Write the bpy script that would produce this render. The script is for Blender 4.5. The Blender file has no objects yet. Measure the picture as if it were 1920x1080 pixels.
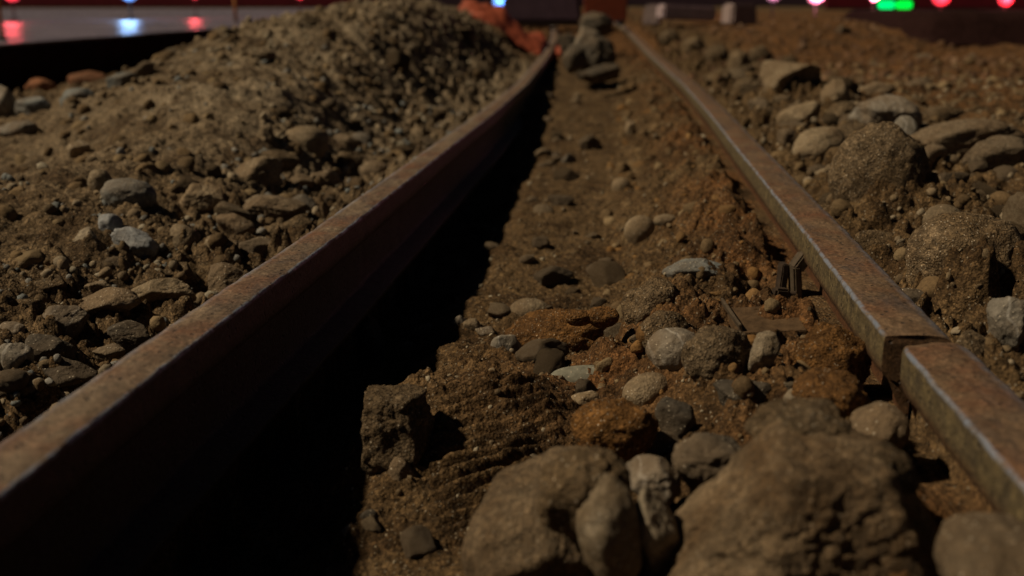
import bpy, bmesh, math, random
import numpy as np
from mathutils import Vector, Matrix, Euler

# ------------------------------------------------------------------ camera, sky, sun, exposure
S = bpy.context.scene
C = S.collection
R = math.radians
LENS = 40.0
F = 1920 * LENS / 36.0                       # focal length in photo pixels
PITCH = math.atan((540 - 5) / F)
CAM = np.array([0.0, 0.0, 0.47])
cd = bpy.data.cameras.new('camera')
cam = bpy.data.objects.new('camera', cd)
C.objects.link(cam)
cam.location = CAM
cam.rotation_euler = (R(90) - PITCH, 0, 0)
cd.lens = LENS
cd.sensor_width = 36
cd.clip_start = 0.02
cd.clip_end = 500
cd.dof.use_dof = True
cd.dof.focus_distance = 2.15
cd.dof.aperture_fstop = 2.7
S.camera = cam

SUN_EL, SUN_AZ = R(47), R(-7)               # from the left, a little from behind the camera
w = bpy.data.worlds.new('World')
S.world = w
w.use_nodes = True
nt = w.node_tree
sky = nt.nodes.new('ShaderNodeTexSky')
sky.sky_type = 'NISHITA'
sky.sun_disc = False
sky.sun_elevation = SUN_EL
sky.sun_rotation = R(-90) + SUN_AZ
bg = nt.nodes['Background']
nt.links.new(sky.outputs[0], bg.inputs[0])
bg.inputs[1].default_value = 0.0035
sd = bpy.data.lights.new('key_light', 'SUN')
sd.energy = 2.3
sd.angle = R(2.8)
sd.color = (1.0, 0.82, 0.57)
sun = bpy.data.objects.new('key_light', sd)
C.objects.link(sun)
to_sun = Vector((-math.cos(SUN_EL) * math.cos(SUN_AZ), math.cos(SUN_EL) * math.sin(SUN_AZ), math.sin(SUN_EL)))
sun.rotation_euler = to_sun.to_track_quat('Z', 'Y').to_euler()
S.view_settings.view_transform = 'Standard'
S.view_settings.look = 'None'
S.view_settings.gamma = 1.0
S.view_settings.exposure = 0.58
S.render.engine = 'CYCLES'
S.cycles.use_denoising = True
S.cycles.max_bounces = 4
S.cycles.diffuse_bounces = 2

# ------------------------------------------------------------------ noise in numpy
rng = np.random.default_rng(7)
random.seed(7)
_perm = np.random.default_rng(3).permutation(512).astype(np.int64)
_g = np.random.default_rng(5).normal(size=(512, 3))
_g /= np.linalg.norm(_g, axis=1)[:, None]


def perlin(x, y, z):
    xi, yi, zi = np.floor(x).astype(np.int64), np.floor(y).astype(np.int64), np.floor(z).astype(np.int64)
    xf, yf, zf = x - xi, y - yi, z - zi
    u, v, q = [t * t * t * (t * (t * 6 - 15) + 10) for t in (xf, yf, zf)]
    out = 0.0
    for dx in (0, 1):
        for dy in (0, 1):
            for dz in (0, 1):
                h = _perm[(_perm[(_perm[(xi + dx) & 511] + yi + dy) & 511] + zi + dz) & 511]
                g = _g[h]
                d = g[..., 0] * (xf - dx) + g[..., 1] * (yf - dy) + g[..., 2] * (zf - dz)
                out = out + d * (u if dx else 1 - u) * (v if dy else 1 - v) * (q if dz else 1 - q)
    return out * 1.6


def fbm(x, y, z, oct=4, lac=2.03, gain=0.5):
    s, a = 0.0, 1.0
    for i in range(oct):
        s = s + a * perlin(x + 17.3 * i, y - 9.1 * i, z + 4.7 * i)
        x, y, z, a = x * lac, y * lac, z * lac, a * gain
    return s


def rubble(x, y, cell, seed, crack=0.38):
    """packed angular lumps: every cell of a Voronoi net has its own height and tilt, with gaps between"""
    gx, gy = x / cell, y / cell
    ix, iy = np.floor(gx).astype(np.int64), np.floor(gy).astype(np.int64)
    f1 = np.full(x.shape, 9.0); f2 = np.full(x.shape, 9.0); val = np.zeros(x.shape)
    R_ = np.random.default_rng(seed).random((512, 5))
    for dx in (-1, 0, 1):
        for dy in (-1, 0, 1):
            h = _perm[(_perm[(ix + dx) & 511] + iy + dy + seed * 7) & 511]
            r = R_[h]
            px, py = ix + dx + r[..., 0], iy + dy + r[..., 1]
            ddx, ddy = gx - px, gy - py
            d = np.sqrt(ddx * ddx + ddy * ddy)
            v = (r[..., 2] - .4) + ddx * (r[..., 3] - .5) * 1.7 + ddy * (r[..., 4] - .5) * 1.7
            near = d < f1
            f2 = np.where(near, f1, np.minimum(f2, d))
            val = np.where(near, v, val)
            f1 = np.where(near, d, f1)
    gap = np.clip((f2 - f1) / crack, 0, 1)
    gap = gap * gap * (3 - 2 * gap)
    return val * (0.35 + 0.65 * gap) - 0.42 * (1 - gap)


def sm(a, b, x):
    t = np.clip((x - a) / (b - a), 0, 1)
    return t * t * (3 - 2 * t)


# ------------------------------------------------------------------ the track's line (metres)
KY = np.array([-3, 0, 1.068, 1.246, 1.39, 1.504, 1.622, 1.837, 2.075, 2.401, 2.976, 3.294, 3.972, 5.319, 7.457, 11.958, 15.054, 18.086, 26])
KX = np.array([-.80, -.59, -.499, -.485, -.471, -.463, -.451, -.430, -.404, -.367, -.314, -.281, -.218, -.084, .103, .401, .586, .702, .90])
KZ = np.array([.004, .004, .002, -.001, -.001, -.004, -.005, -.006, -.009, -.012, -.015, -.017, -.021, -.029, -.038, -.036, .015, .109, .20])
_yy = np.arange(-3, 26, 0.01)
_k = np.exp(-0.5 * (np.arange(-45, 46) / 20.0) ** 2)
_k /= _k.sum()
_xx = np.interp(_yy, KY, KX)
_zz = np.interp(_yy, KY, KZ)
_xs = np.convolve(np.pad(_xx, 45, mode='reflect', reflect_type='odd'), _k, 'valid')
_zs = np.convolve(np.pad(_zz, 45, mode='reflect', reflect_type='odd'), _k, 'valid')


def rail_x(Y):
    return np.interp(Y, _yy, _xs)


def rail_z(Y):
    return np.interp(Y, _yy, _zs)


# ------------------------------------------------------------------ the ground's height
def gauss(x, y, cx, cy, rx, ry):
    return np.exp(-0.5 * (((x - cx) / rx) ** 2 + ((y - cy) / ry) ** 2))


ROAD_Z = 0.13
def road_edge_x(y):
    return -4.25 + 0.035 * (y - 9.3)


def base_height(x, y):
    """ground without its fine crumbs"""
    yc = np.clip(y, -3, 25)
    xl, zr = rail_x(yc), rail_z(yc)
    u = x - xl                                  # 0 = inner edge of the left rail, 1 = inner edge of the right rail
    # left of the left rail
    d = -(u + 0.085)
    L = -0.115 - 0.04 * sm(0.0, 0.25, d) + 0.05 * sm(0.3, 0.9, d)
    L = L - 0.05 * gauss(x, y, -0.60, 1.6, 0.25, 0.5)
    L = L + 0.09 * gauss(x, y, -1.30, 3.15, 0.42, 0.45)
    L = L - 0.10 * gauss(x, y, -1.75, 3.9, 0.35, 0.5)
    L = L + 0.17 * gauss(x, y, -1.15, 4.6, 0.42, 0.75) * sm(0.25, 0.75, d)
    L = L + 0.30 * gauss(x, y, -1.55, 6.6, 0.55, 1.3) * sm(0.3, 0.8, d)
    L = L + 0.53 * gauss(x, y, -0.95, 9.1, 0.75, 1.7) * sm(0.0, 1.05, d)
    L = L + 0.36 * gauss(x, y, -0.30, 11.6, 0.6, 1.6) * sm(0.0, 0.8, d)
    L = L + 0.17 * gauss(x, y, -0.6, 16, 1.6, 2.5)
    ditch = sm(-3.1, -3.6, x)
    L = L * (1 - ditch) + (-0.30) * ditch
    # right of the right rail
    e = u - 1.105
    Rr = -0.055 + 0.02 * sm(0.1, 0.5, e) + 0.025 * sm(0.4, 2.0, e)
    Rr = Rr + 0.03 * gauss(x, y, 1.7, 4.2, .5, .6) + 0.05 * gauss(x, y, 1.6, 6.5, .5, 1.2) + 0.05 * gauss(x, y, 3.0, 6.0, 1.2, 1.2)
    Rr = Rr + 0.16 * gauss(x, y, 2.9, 12.5, 0.8, 1.3) + 0.15 * gauss(x, y, 4.2, 15.0, 1.0, 1.6)
    Rr = Rr + 0.10 * sm(10, 16, y)
    Rr = Rr - 0.10 * gauss(x, y, 4.6, 11.2, 1.6, 0.6)
    Rr = Rr - 0.04 * gauss(e, y, 0.04, 3.3, .07, .5)
    # between the rails
    depth = np.interp(yc, [-3, 1.2, 1.6, 1.9, 2.1, 2.35, 3.0, 4.0, 6.0, 8.5, 11, 14, 18, 26],
                      [-.33, -.31, -.285, -.235, -.265, -.265, -.25, -.225, -.195, -.16, -.12, -.05, -.03, -.03])
    hole = -0.13 * sm(0.27, 0.03, u) * sm(8, 4, y)
    slope_h = np.interp(yc, [-3, 1.2, 2, 3, 5, 8, 14, 26], [.16, .17, .17, .17, .14, .09, .02, .0])
    rise = slope_h * sm(0.52, 0.93, u)
    M = depth + hole + rise
    M = M + 0.085 * gauss(u, y, 0.34, 1.88, 0.16, 0.075) + 0.055 * gauss(u, y, 0.36, 1.70, 0.14, 0.12)   # lip of packed soil
    M = M + 0.045 * gauss(u, y, 0.75, 2.25, 0.13, 0.22) + 0.03 * gauss(u, y, 0.60, 2.1, 0.10, 0.10)
    M = M + 0.05 * gauss(u, y, 0.80, 1.62, 0.12, 0.14)
    M = M + 0.06 * gauss(u, y, 0.33, 13.6, 0.2, 1.0)
    M = M - 0.11 * gauss(u, y, 0.90, 2.42, 0.085, 0.13)
    M = M
    M = np.minimum(M, -0.06 - 0.06 * sm(0.93, 0.975, u))
    z = np.where(u < -0.04, L, np.where(u > 1.05, Rr, M))
    # blend over the rails' width so that nothing pokes through the heads
    under_l = sm(-0.10, -0.05, u) * sm(0.06, 0.0, u)
    under_r = sm(0.96, 1.01, u) * sm(1.16, 1.09, u)
    z = np.where((u > -0.10) & (u < 0.06), np.minimum(z, -0.115 - 0.03 * under_l), z)
    z = np.where((u > 0.965) & (u < 1.125), np.minimum(z, np.where(u < 1.05, -0.118, -0.088) - 0.02 * under_r), z)
    far = sm(15, 24, y)
    z = z * (1 - far) + 0.06 * far
    return z + zr * sm(4.5, 2.0, np.abs(u - 0.5))


def fine_height(x, y):
    yc = np.clip(y, -3, 25)
    u = x - rail_x(yc)
    inside = sm(0.0, 0.1, u) * sm(1.0, 0.9, u)
    nearrail = np.clip(np.minimum(np.abs(u + 0.04), np.abs(u - 1.05)) / 0.12, 0.12, 1)
    warp = 0.03 * perlin(x * 6, y * 6, 2.2)
    n = 0.030 * fbm(x * 3.1 + warp, y * 3.1, 0.3, 3)
    n = n + 0.022 * fbm(x * 11 + warp, y * 11, 1.3, 3) * (0.6 + 0.8 * sm(0.45, 0.8, u) * sm(1.0, 0.95, u))
    ph = perlin(x * 19 + warp * 3, y * 19, 9.3)
    n = n + 0.014 * np.maximum(ph, 0) ** 0.7
    crumb = 0.5 - np.abs(perlin(x * 33, y * 33, 5.5))
    n = n + 0.008 * crumb * (0.5 + 0.9 * sm(-.3, .5, perlin(x * 4, y * 4, 8.8)))
    n = n + 0.0052 * fbm(x * 75, y * 75, 3.3, 3, gain=0.66)
    n = n * (1 - 0.35 * inside * sm(2.3, 2.8, y) * sm(0.75, 0.5, u))
    # wheel / digger ripples pressed into the trench floor
    rip = np.sin((y - 1.2 * (u - .39) ** 2 - 0.55 * (u - .39)) * 2 * np.pi / 0.031 + 0.6 * perlin(x * 9, y * 9, 1.0))
    m1 = gauss(u, y, 0.40, 1.70, 0.075, 0.13)
    m2 = 0.5 * gauss(u, y, 0.50, 2.75, 0.09, 0.25)
    n = n * (1 - 0.6 * m1)
    rips = rip * (0.0115 * m1 + 0.006 * m2) * (0.55 + 0.9 * sm(-.4, .5, perlin(x * 14, y * 14, 6.6)))
    n = n * (1 - 0.55 * gauss(u, y, 0.36, 1.45, 0.17, 0.28))
    # broken rubble: beside both rails, on the crest of the heap and up the inner slope of the right rail
    dl, er = -(u + .085), u - 1.105
    wl = (u < 0) * np.clip(0.25 + 0.85 * sm(0.75, 0.25, dl) + 0.22 * sm(6.0, 7.5, y) - 0.75 * gauss(x, y, -1.15, 4.4, .45, .8), 0.06, 1)
    wr = (u > 1.05) * np.clip(0.22 + 0.9 * sm(0.75, 0.3, er), 0, 1)
    wm = (u > 0) * (u < 1.02) * np.clip(0.75 * sm(0.55, 0.8, u) + 0.5 * gauss(u, y, .6, 2.05, .3, .25) + 0.08, 0, 1)
    wob = 0.02 * perlin(x * 13, y * 13, 4.4)
    wob2 = 0.02 * perlin(x * 13, y * 13, 7.4)
    big, mid = rubble(x + wob, y + wob2, 0.085, 3), rubble(x + wob, y + wob2, 0.036, 9)
    sel = sm(-0.25, 0.25, perlin(x * 3.3, y * 3.3, 3.9) + 0.15)
    n = n + (wl + wr) * (0.066 * big * sel * (1 + 0.5 * sm(5, 8, y)) + 0.024 * mid) + wm * (0.034 * big * sel + 0.012 * mid)
    return n * nearrail + rips


ROCKS = []                                     # x, y, radius, height of the centre, how far it is dug in


def fillets(x, y):
    """soil heaped against the foot of each big stone"""
    z = np.zeros_like(x)
    for a, b, s_, zc, emb in ROCKS:
        if not emb: continue
        m = (np.abs(x - a) < 2.6 * s_) & (np.abs(y - b) < 2.6 * s_)
        if not m.any(): continue
        q = ((x[m] - a) ** 2 + (y[m] - b) ** 2) / (1.35 * s_) ** 2
        lift = max(0.0, min(zc - 0.15 * s_ + (emb - 1) * s_ * 0.5 - float(base_height(np.array(a), np.array(b))), 1.1 * s_))
        u_ = x[m] - rail_x(np.clip(y[m], -3, 25))
        keep = sm(-0.10, -0.16, u_) + sm(0.04, 0.12, u_) * sm(0.985, 0.93, u_) + sm(1.11, 1.17, u_)
        z[m] = np.maximum(z[m], lift * np.exp(-q * 1.1) * keep)
    return z


def H(x, y):
    x, y = np.atleast_1d(np.asarray(x, float)), np.atleast_1d(np.asarray(y, float))
    return base_height(x, y) + fillets(x, y) + fine_height(x, y)


# ------------------------------------------------------------------ helpers
def tag(o, label=None, cat=None, group=None, kind=None):
    if label: o['label'] = label
    if cat: o['category'] = cat
    if group: o['group'] = group
    if kind: o['kind'] = kind
    return o


def mesh_np(name, V, faces, mats, parent=None, smooth=True, attrs=None):
    me = bpy.data.meshes.new(name)
    V = np.asarray(V, np.float32)
    Fc = np.asarray(faces, np.int32)
    k = Fc.shape[1]
    me.vertices.add(len(V))
    me.vertices.foreach_set('co', V.ravel())
    me.loops.add(Fc.size)
    me.loops.foreach_set('vertex_index', Fc.ravel())
    me.polygons.add(len(Fc))
    me.polygons.foreach_set('loop_start', np.arange(0, Fc.size, k, dtype=np.int32))
    me.polygons.foreach_set('loop_total', np.full(len(Fc), k, np.int32))
    if smooth:
        me.polygons.foreach_set('use_smooth', np.ones(len(Fc), bool))
    me.update(calc_edges=True)
    me.validate()
    for an, (typ, data) in (attrs or {}).items():
        a = me.attributes.new(an, typ, 'POINT')
        data = np.asarray(data, np.float32)
        a.data.foreach_set('color' if typ == 'FLOAT_COLOR' else 'value', data.ravel())
    for m in (mats if isinstance(mats, (list, tuple)) else [mats]):
        me.materials.append(m)
    o = bpy.data.objects.new(name, me)
    C.objects.link(o)
    if parent:
        o.parent = parent
    return o


def bm_obj(name, bm, mat, parent=None, smooth=False, loc=None, rot=None):
    bmesh.ops.recalc_face_normals(bm, faces=bm.faces)
    me = bpy.data.meshes.new(name)
    bm.to_mesh(me)
    bm.free()
    me.materials.append(mat)
    if smooth:
        for p_ in me.polygons: p_.use_smooth = True
    o = bpy.data.objects.new(name, me)
    C.objects.link(o)
    if parent: o.parent = parent
    if loc is not None: o.location = loc
    if rot is not None: o.rotation_euler = rot
    return o


def add_box(bm, cx, cy, cz, sx, sy, sz, bevel=0.0, rot=None, taper=1.0):
    m = Matrix.Translation((cx, cy, cz))
    if rot: m = m @ Euler(rot).to_matrix().to_4x4()
    r = bmesh.ops.create_cube(bm, size=1.0, matrix=m @ Matrix.Diagonal((sx, sy, sz, 1)))
    vs = r['verts']
    if taper != 1.0:
        inv = m.inverted()
        for v in vs:
            l = inv @ v.co
            if l.z > 0:
                l.x *= taper; l.y *= taper
                v.co = m @ l
    if bevel:
        es = list({e for v in vs for e in v.link_edges})
        bmesh.ops.bevel(bm, geom=es, offset=bevel, segments=2, affect='EDGES')


def add_cyl(bm, p0, p1, r0, r1=None, seg=14):
    p0, p1 = Vector(p0), Vector(p1)
    d = p1 - p0
    m = Matrix.Translation((p0 + p1) / 2) @ d.to_track_quat('Z', 'Y').to_matrix().to_4x4()
    bmesh.ops.create_cone(bm, cap_ends=True, segments=seg, radius1=r0, radius2=r0 if r1 is None else r1, depth=d.length, matrix=m)


def empty(name, loc, rz=0):
    o = bpy.data.objects.new(name, None)
    C.objects.link(o)
    o.location = loc
    o.rotation_euler = (0, 0, rz)
    o.empty_display_size = 0.1
    return o


UPV = np.array([0, math.sin(PITCH), math.cos(PITCH)])
FWV = np.array([0, math.cos(PITCH), -math.sin(PITCH)])


def ray(px, py):
    return np.array([(px - 960) / F, 0, 0]) + UPV * (540 - py) / F + FWV


def at(px, py, Y):
    d = ray(px, py)
    return CAM + d * (Y / d[1])


_t = np.concatenate([np.arange(0.9, 4, 0.006), np.arange(4, 22, 0.03)])


def ground_hit(px, py):
    d = ray(px, py)
    P = CAM[None] + d[None] * _t[:, None]
    below = P[:, 2] < base_height(P[:, 0], P[:, 1])
    i = int(np.argmax(below)) if below.any() else len(_t) - 1
    return P[i], _t[i]


# ------------------------------------------------------------------ materials
class NT:
    def __init__(self, name):
        self.m = bpy.data.materials.new(name)
        self.m.use_nodes = True
        self.t = self.m.node_tree
        self.b = self.t.nodes['Principled BSDF']
        self.tc = self.t.nodes.new('ShaderNodeTexCoord')

    def n(self, typ, **kw):
        x = self.t.nodes.new(typ)
        for k, v in kw.items():
            setattr(x, k, v)
        return x

    def l(self, a, b):
        self.t.links.new(a, b)

    def noise(self, scale, detail=4, rough=0.55, vec=None, dist=0.0):
        x = self.n('ShaderNodeTexNoise')
        x.inputs['Scale'].default_value = scale
        x.inputs['Detail'].default_value = detail
        x.inputs['Roughness'].default_value = rough
        x.inputs['Distortion'].default_value = dist
        self.l(vec if vec is not None else self.tc.outputs['Object'], x.inputs['Vector'])
        return x.outputs['Fac']

    def voro(self, scale, vec=None, feature='F1', rnd=1.0):
        x = self.n('ShaderNodeTexVoronoi', feature=feature)
        x.inputs['Scale'].default_value = scale
        x.inputs['Randomness'].default_value = rnd
        self.l(vec if vec is not None else self.tc.outputs['Object'], x.inputs['Vector'])
        return x

    def ramp(self, fac, stops, interp='LINEAR'):
        x = self.n('ShaderNodeValToRGB')
        x.color_ramp.interpolation = interp
        e = x.color_ramp.elements
        while len(e) < len(stops): e.new(0.5)
        for el, (p_, c) in zip(e, stops):
            el.position = p_
            el.color = (c, c, c, 1) if not isinstance(c, tuple) else (*c, 1)
        self.l(fac, x.inputs[0])
        return x.outputs[0]

    def mix(self, fac, a, b, mode='MIX'):
        x = self.n('ShaderNodeMix', data_type='RGBA', blend_type=mode)
        for s, v in ((x.inputs[0], fac), (x.inputs[6], a), (x.inputs[7], b)):
            if isinstance(v, (int, float)): s.default_value = v
            elif isinstance(v, tuple): s.default_value = (*v, 1)
            else: self.l(v, s)
        return x.outputs[2]

    def math(self, op, a, b=None):
        x = self.n('ShaderNodeMath', operation=op)
        for s, v in ((x.inputs[0], a), (x.inputs[1], b)):
            if v is None: continue
            if isinstance(v, (int, float)): s.default_value = v
            else: self.l(v, s)
        return x.outputs[0]

    def bump(self, chain):
        prev = None
        for hgt, dist, strength in chain:
            x = self.n('ShaderNodeBump')
            x.inputs['Strength'].default_value = strength
            x.inputs['Distance'].default_value = dist
            self.l(hgt, x.inputs['Height'])
            if prev is not None: self.l(prev, x.inputs['Normal'])
            prev = x.outputs[0]
        self.l(prev, self.b.inputs['Normal'])

    def rand(self):
        return self.n('ShaderNodeObjectInfo').outputs['Random']

    def done(self, col=None, rough=0.9, metal=None, spec=0.25):
        for k, v in (('Base Color', col), ('Roughness', rough), ('Metallic', metal)):
            if v is None: continue
            if isinstance(v, (int, float)): self.b.inputs[k].default_value = v
            elif isinstance(v, tuple): self.b.inputs[k].default_value = (*v, 1)
            else: self.l(v, self.b.inputs[k])
        self.b.inputs['Specular IOR Level'].default_value = spec
        return self.m


def grains(k, c, vec, s1=120, s2=290, lo=0.5, hi=1.5):
    for s_ in (s1, s2):
        g = k.voro(s_, vec)
        sp = k.n('ShaderNodeSeparateColor')
        k.l(g.outputs['Color'], sp.inputs[0])
        c = k.mix(0.85, c, k.ramp(sp.outputs[1], [(0.05, lo), (0.6, 1.0), (0.97, hi)]), 'MULTIPLY')
    return c


def mat_soil(name, dark, mid, light, ruddy=None, speck=(0.34, 0.28, 0.2), speck_amt=0.7):
    k = NT(name)
    big = k.noise(2.2, 4, 0.6)
    med = k.noise(17, 6, 0.65)
    fine = k.noise(140, 5, 0.7)
    c = k.ramp(med, [(0.28, dark), (0.52, mid), (0.78, light)])
    c = k.mix(k.ramp(big, [(0.35, 0.0), (0.7, 0.55)]), c, light)
    if ruddy:
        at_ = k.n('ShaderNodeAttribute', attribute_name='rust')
        c = k.mix(at_.outputs['Fac'], c, ruddy)  # rusty soil, and red lamp glow painted over the far right ground
        c = k.mix(k.n('ShaderNodeAttribute', attribute_name='dry').outputs['Fac'], c, (0.31, 0.245, 0.165))
        damp = k.noise(5.5, 5, 0.6, dist=0.4)
        c = k.mix(k.ramp(damp, [(0.46, 0.0), (0.60, 0.75)]), c, dark)
    c = k.mix(0.75, c, k.ramp(fine, [(0.25, 0.35), (0.55, 1.0), (0.8, 1.5)]), 'MULTIPLY')
    v = k.voro(150)
    pick = k.ramp(k.n('ShaderNodeSeparateColor').outputs[0], [(0.0, 0.0), (1.0, 1.0)])
    sep = pick.node.inputs[0].links[0].from_node
    k.l(v.outputs['Color'], sep.inputs[0])
    chips = k.math('MULTIPLY', k.ramp(v.outputs['Distance'], [(0.22, 1.0), (0.36, 0.0)]), k.ramp(sep.outputs[0], [(0.80, 0.0), (0.84, 1.0)]))
    c = grains(k, c, k.tc.outputs['Object'])
    c = k.mix(k.math('MULTIPLY', chips, speck_amt), c, speck)
    v2 = k.voro(70)
    k.bump([(med, 0.02, 0.5), (v2.outputs['Distance'], 0.006, 0.6), (k.voro(190).outputs['Distance'], 0.004, 0.7), (fine, 0.005, 0.8), (chips, 0.004, 0.7)])
    return k.done(c, 0.95, spec=0.15)


def mat_stone(name, a, b, vein=None, dirt=(0.13, 0.085, 0.045), dirt_amt=0.5, scale=1.0, bumpk=1.0, grit=0.0, spec=0.3, chip=0.8):
    k = NT(name)
    g = k.n('ShaderNodeMapping')
    k.l(k.tc.outputs['Object'], g.inputs[0])
    add = k.n('ShaderNodeVectorMath', operation='ADD')
    k.l(g.outputs[0], add.inputs[0])
    sc = k.n('ShaderNodeVectorMath', operation='SCALE')
    sc.inputs[0].default_value = (31, 17, 23)
    k.l(k.rand(), sc.inputs['Scale'])
    k.l(sc.outputs[0], add.inputs[1])
    vec = add.outputs[0]
    n1 = k.noise(14 * scale, 5, 0.6, vec)
    n2 = k.noise(90 * scale, 6, 0.7, vec)
    n3 = k.noise(6 * scale, 4, 0.6, vec, 0.6)
    c = k.ramp(n1, [(0.3, a), (0.7, b)])
    c = k.mix(0.8, c, k.ramp(n2, [(0.25, 0.4), (0.55, 1.0), (0.85, 1.7)]), 'MULTIPLY')
    if vein:
        wv = k.n('ShaderNodeTexWave')
        wv.inputs['Scale'].default_value = 9
        wv.inputs['Distortion'].default_value = 9
        k.l(vec, wv.inputs[0])
        c = k.mix(k.ramp(wv.outputs['Fac'], [(0.94, 0.0), (0.99, 0.45)]), c, vein)
    c = k.mix(k.math('MULTIPLY', k.ramp(n3, [(0.42, 0.0), (0.58, 1.0)]), dirt_amt), c, dirt)
    v = k.voro(170 * scale, vec)
    sep = k.n('ShaderNodeSeparateColor')
    k.l(v.outputs['Color'], sep.inputs[0])
    chips = k.math('MULTIPLY', k.ramp(v.outputs['Distance'], [(0.2, 1.0), (0.34, 0.0)]), k.ramp(sep.outputs[0], [(0.78, 0.0), (0.82, 1.0)]))
    c = k.mix(k.math('MULTIPLY', chips, chip), c, (0.48, 0.41, 0.31))
    # each stone a little lighter or darker than the next
    c = k.mix(1.0, c, k.ramp(k.rand(), [(0, 0.75), (1, 1.2)]), 'MULTIPLY')
    ch = [(n1, 0.02 * bumpk, 0.5), (n2, 0.007 * bumpk, 0.8), (chips, 0.003, 0.5)]
    if grit:
        c = grains(k, c, vec, lo=1 - 0.5 * grit, hi=1 + 0.6 * grit)
        ch += [(k.voro(95, vec).outputs['Distance'], 0.004 * grit, 0.6), (k.voro(240, vec).outputs['Distance'], 0.005 * grit, 0.8)]
    k.bump(ch)
    return k.done(c, 0.82, spec=spec)


M = {}
M['soil'] = mat_soil('trench_soil', (0.050, 0.028, 0.012), (0.100, 0.061, 0.027), (0.165, 0.108, 0.054), ruddy=(0.15, 0.066, 0.022))
M['clod'] = mat_stone('mud_clod', (0.095, 0.064, 0.035), (0.195, 0.142, 0.086), dirt=(0.10, 0.064, 0.030), dirt_amt=0.5, scale=1.2, bumpk=1.4, grit=0.7, spec=0.15)
M['rust_clod'] = mat_stone('rust_soil_clod', (0.13, 0.060, 0.017), (0.23, 0.115, 0.036), dirt=(0.09, 0.045, 0.016), dirt_amt=0.7, scale=1.3, bumpk=1.4, grit=0.7, spec=0.15)
M['tan'] = mat_stone('tan_stone', (0.17, 0.125, 0.074), (0.285, 0.22, 0.138), dirt_amt=0.8, bumpk=0.6, grit=0.28)
M['pale'] = mat_stone('pale_stone', (0.23, 0.185, 0.125), (0.38, 0.31, 0.22), dirt=(0.15, 0.10, 0.05), dirt_amt=0.75, bumpk=1.1, grit=0.28)
M['grey'] = mat_stone('grey_stone', (0.13, 0.112, 0.088), (0.27, 0.24, 0.195), vein=(0.5, 0.47, 0.42), dirt_amt=0.6, bumpk=0.9)
M['blue'] = mat_stone('blue_grey_stone', (0.105, 0.115, 0.113), (0.235, 0.25, 0.245), dirt_amt=0.55, bumpk=0.9)
M['bluespeck'] = mat_stone('speckled_stone', (0.13, 0.145, 0.16), (0.42, 0.43, 0.44), dirt_amt=0.3, scale=1.8, bumpk=0.9)
M['green'] = mat_stone('grey_green_stone', (0.20, 0.195, 0.15), (0.27, 0.265, 0.21), dirt_amt=0.25, bumpk=0.35)
M['brown'] = mat_stone('brown_stone', (0.13, 0.092, 0.055), (0.22, 0.165, 0.105), dirt_amt=0.6, bumpk=1.0, grit=0.28)
M['boulder'] = mat_stone('boulder_stone', (0.10, 0.066, 0.034), (0.28, 0.20, 0.118), dirt=(0.10, 0.056, 0.022), dirt_amt=0.7, scale=0.9, bumpk=1.6, grit=0.5, chip=0.25)
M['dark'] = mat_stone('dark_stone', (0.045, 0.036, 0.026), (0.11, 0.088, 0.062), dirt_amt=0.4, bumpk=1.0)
M['red'] = mat_stone('red_brown_clod', (0.16, 0.060, 0.022), (0.26, 0.10, 0.040), dirt_amt=0.2, bumpk=1.2, grit=0.28)


def mat_gravel():
    k = NT('gravel_stones')
    a = k.n('ShaderNodeAttribute', attribute_name='stone')
    n2 = k.noise(160, 4, 0.7)
    c = k.mix(0.8, a.outputs['Color'], k.ramp(n2, [(0.25, 0.45), (0.55, 1.0), (0.85, 1.5)]), 'MULTIPLY')
    k.bump([(n2, 0.004, 0.8)])
    return k.done(c, 0.88, spec=0.2)


M['gravel'] = mat_gravel()


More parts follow.
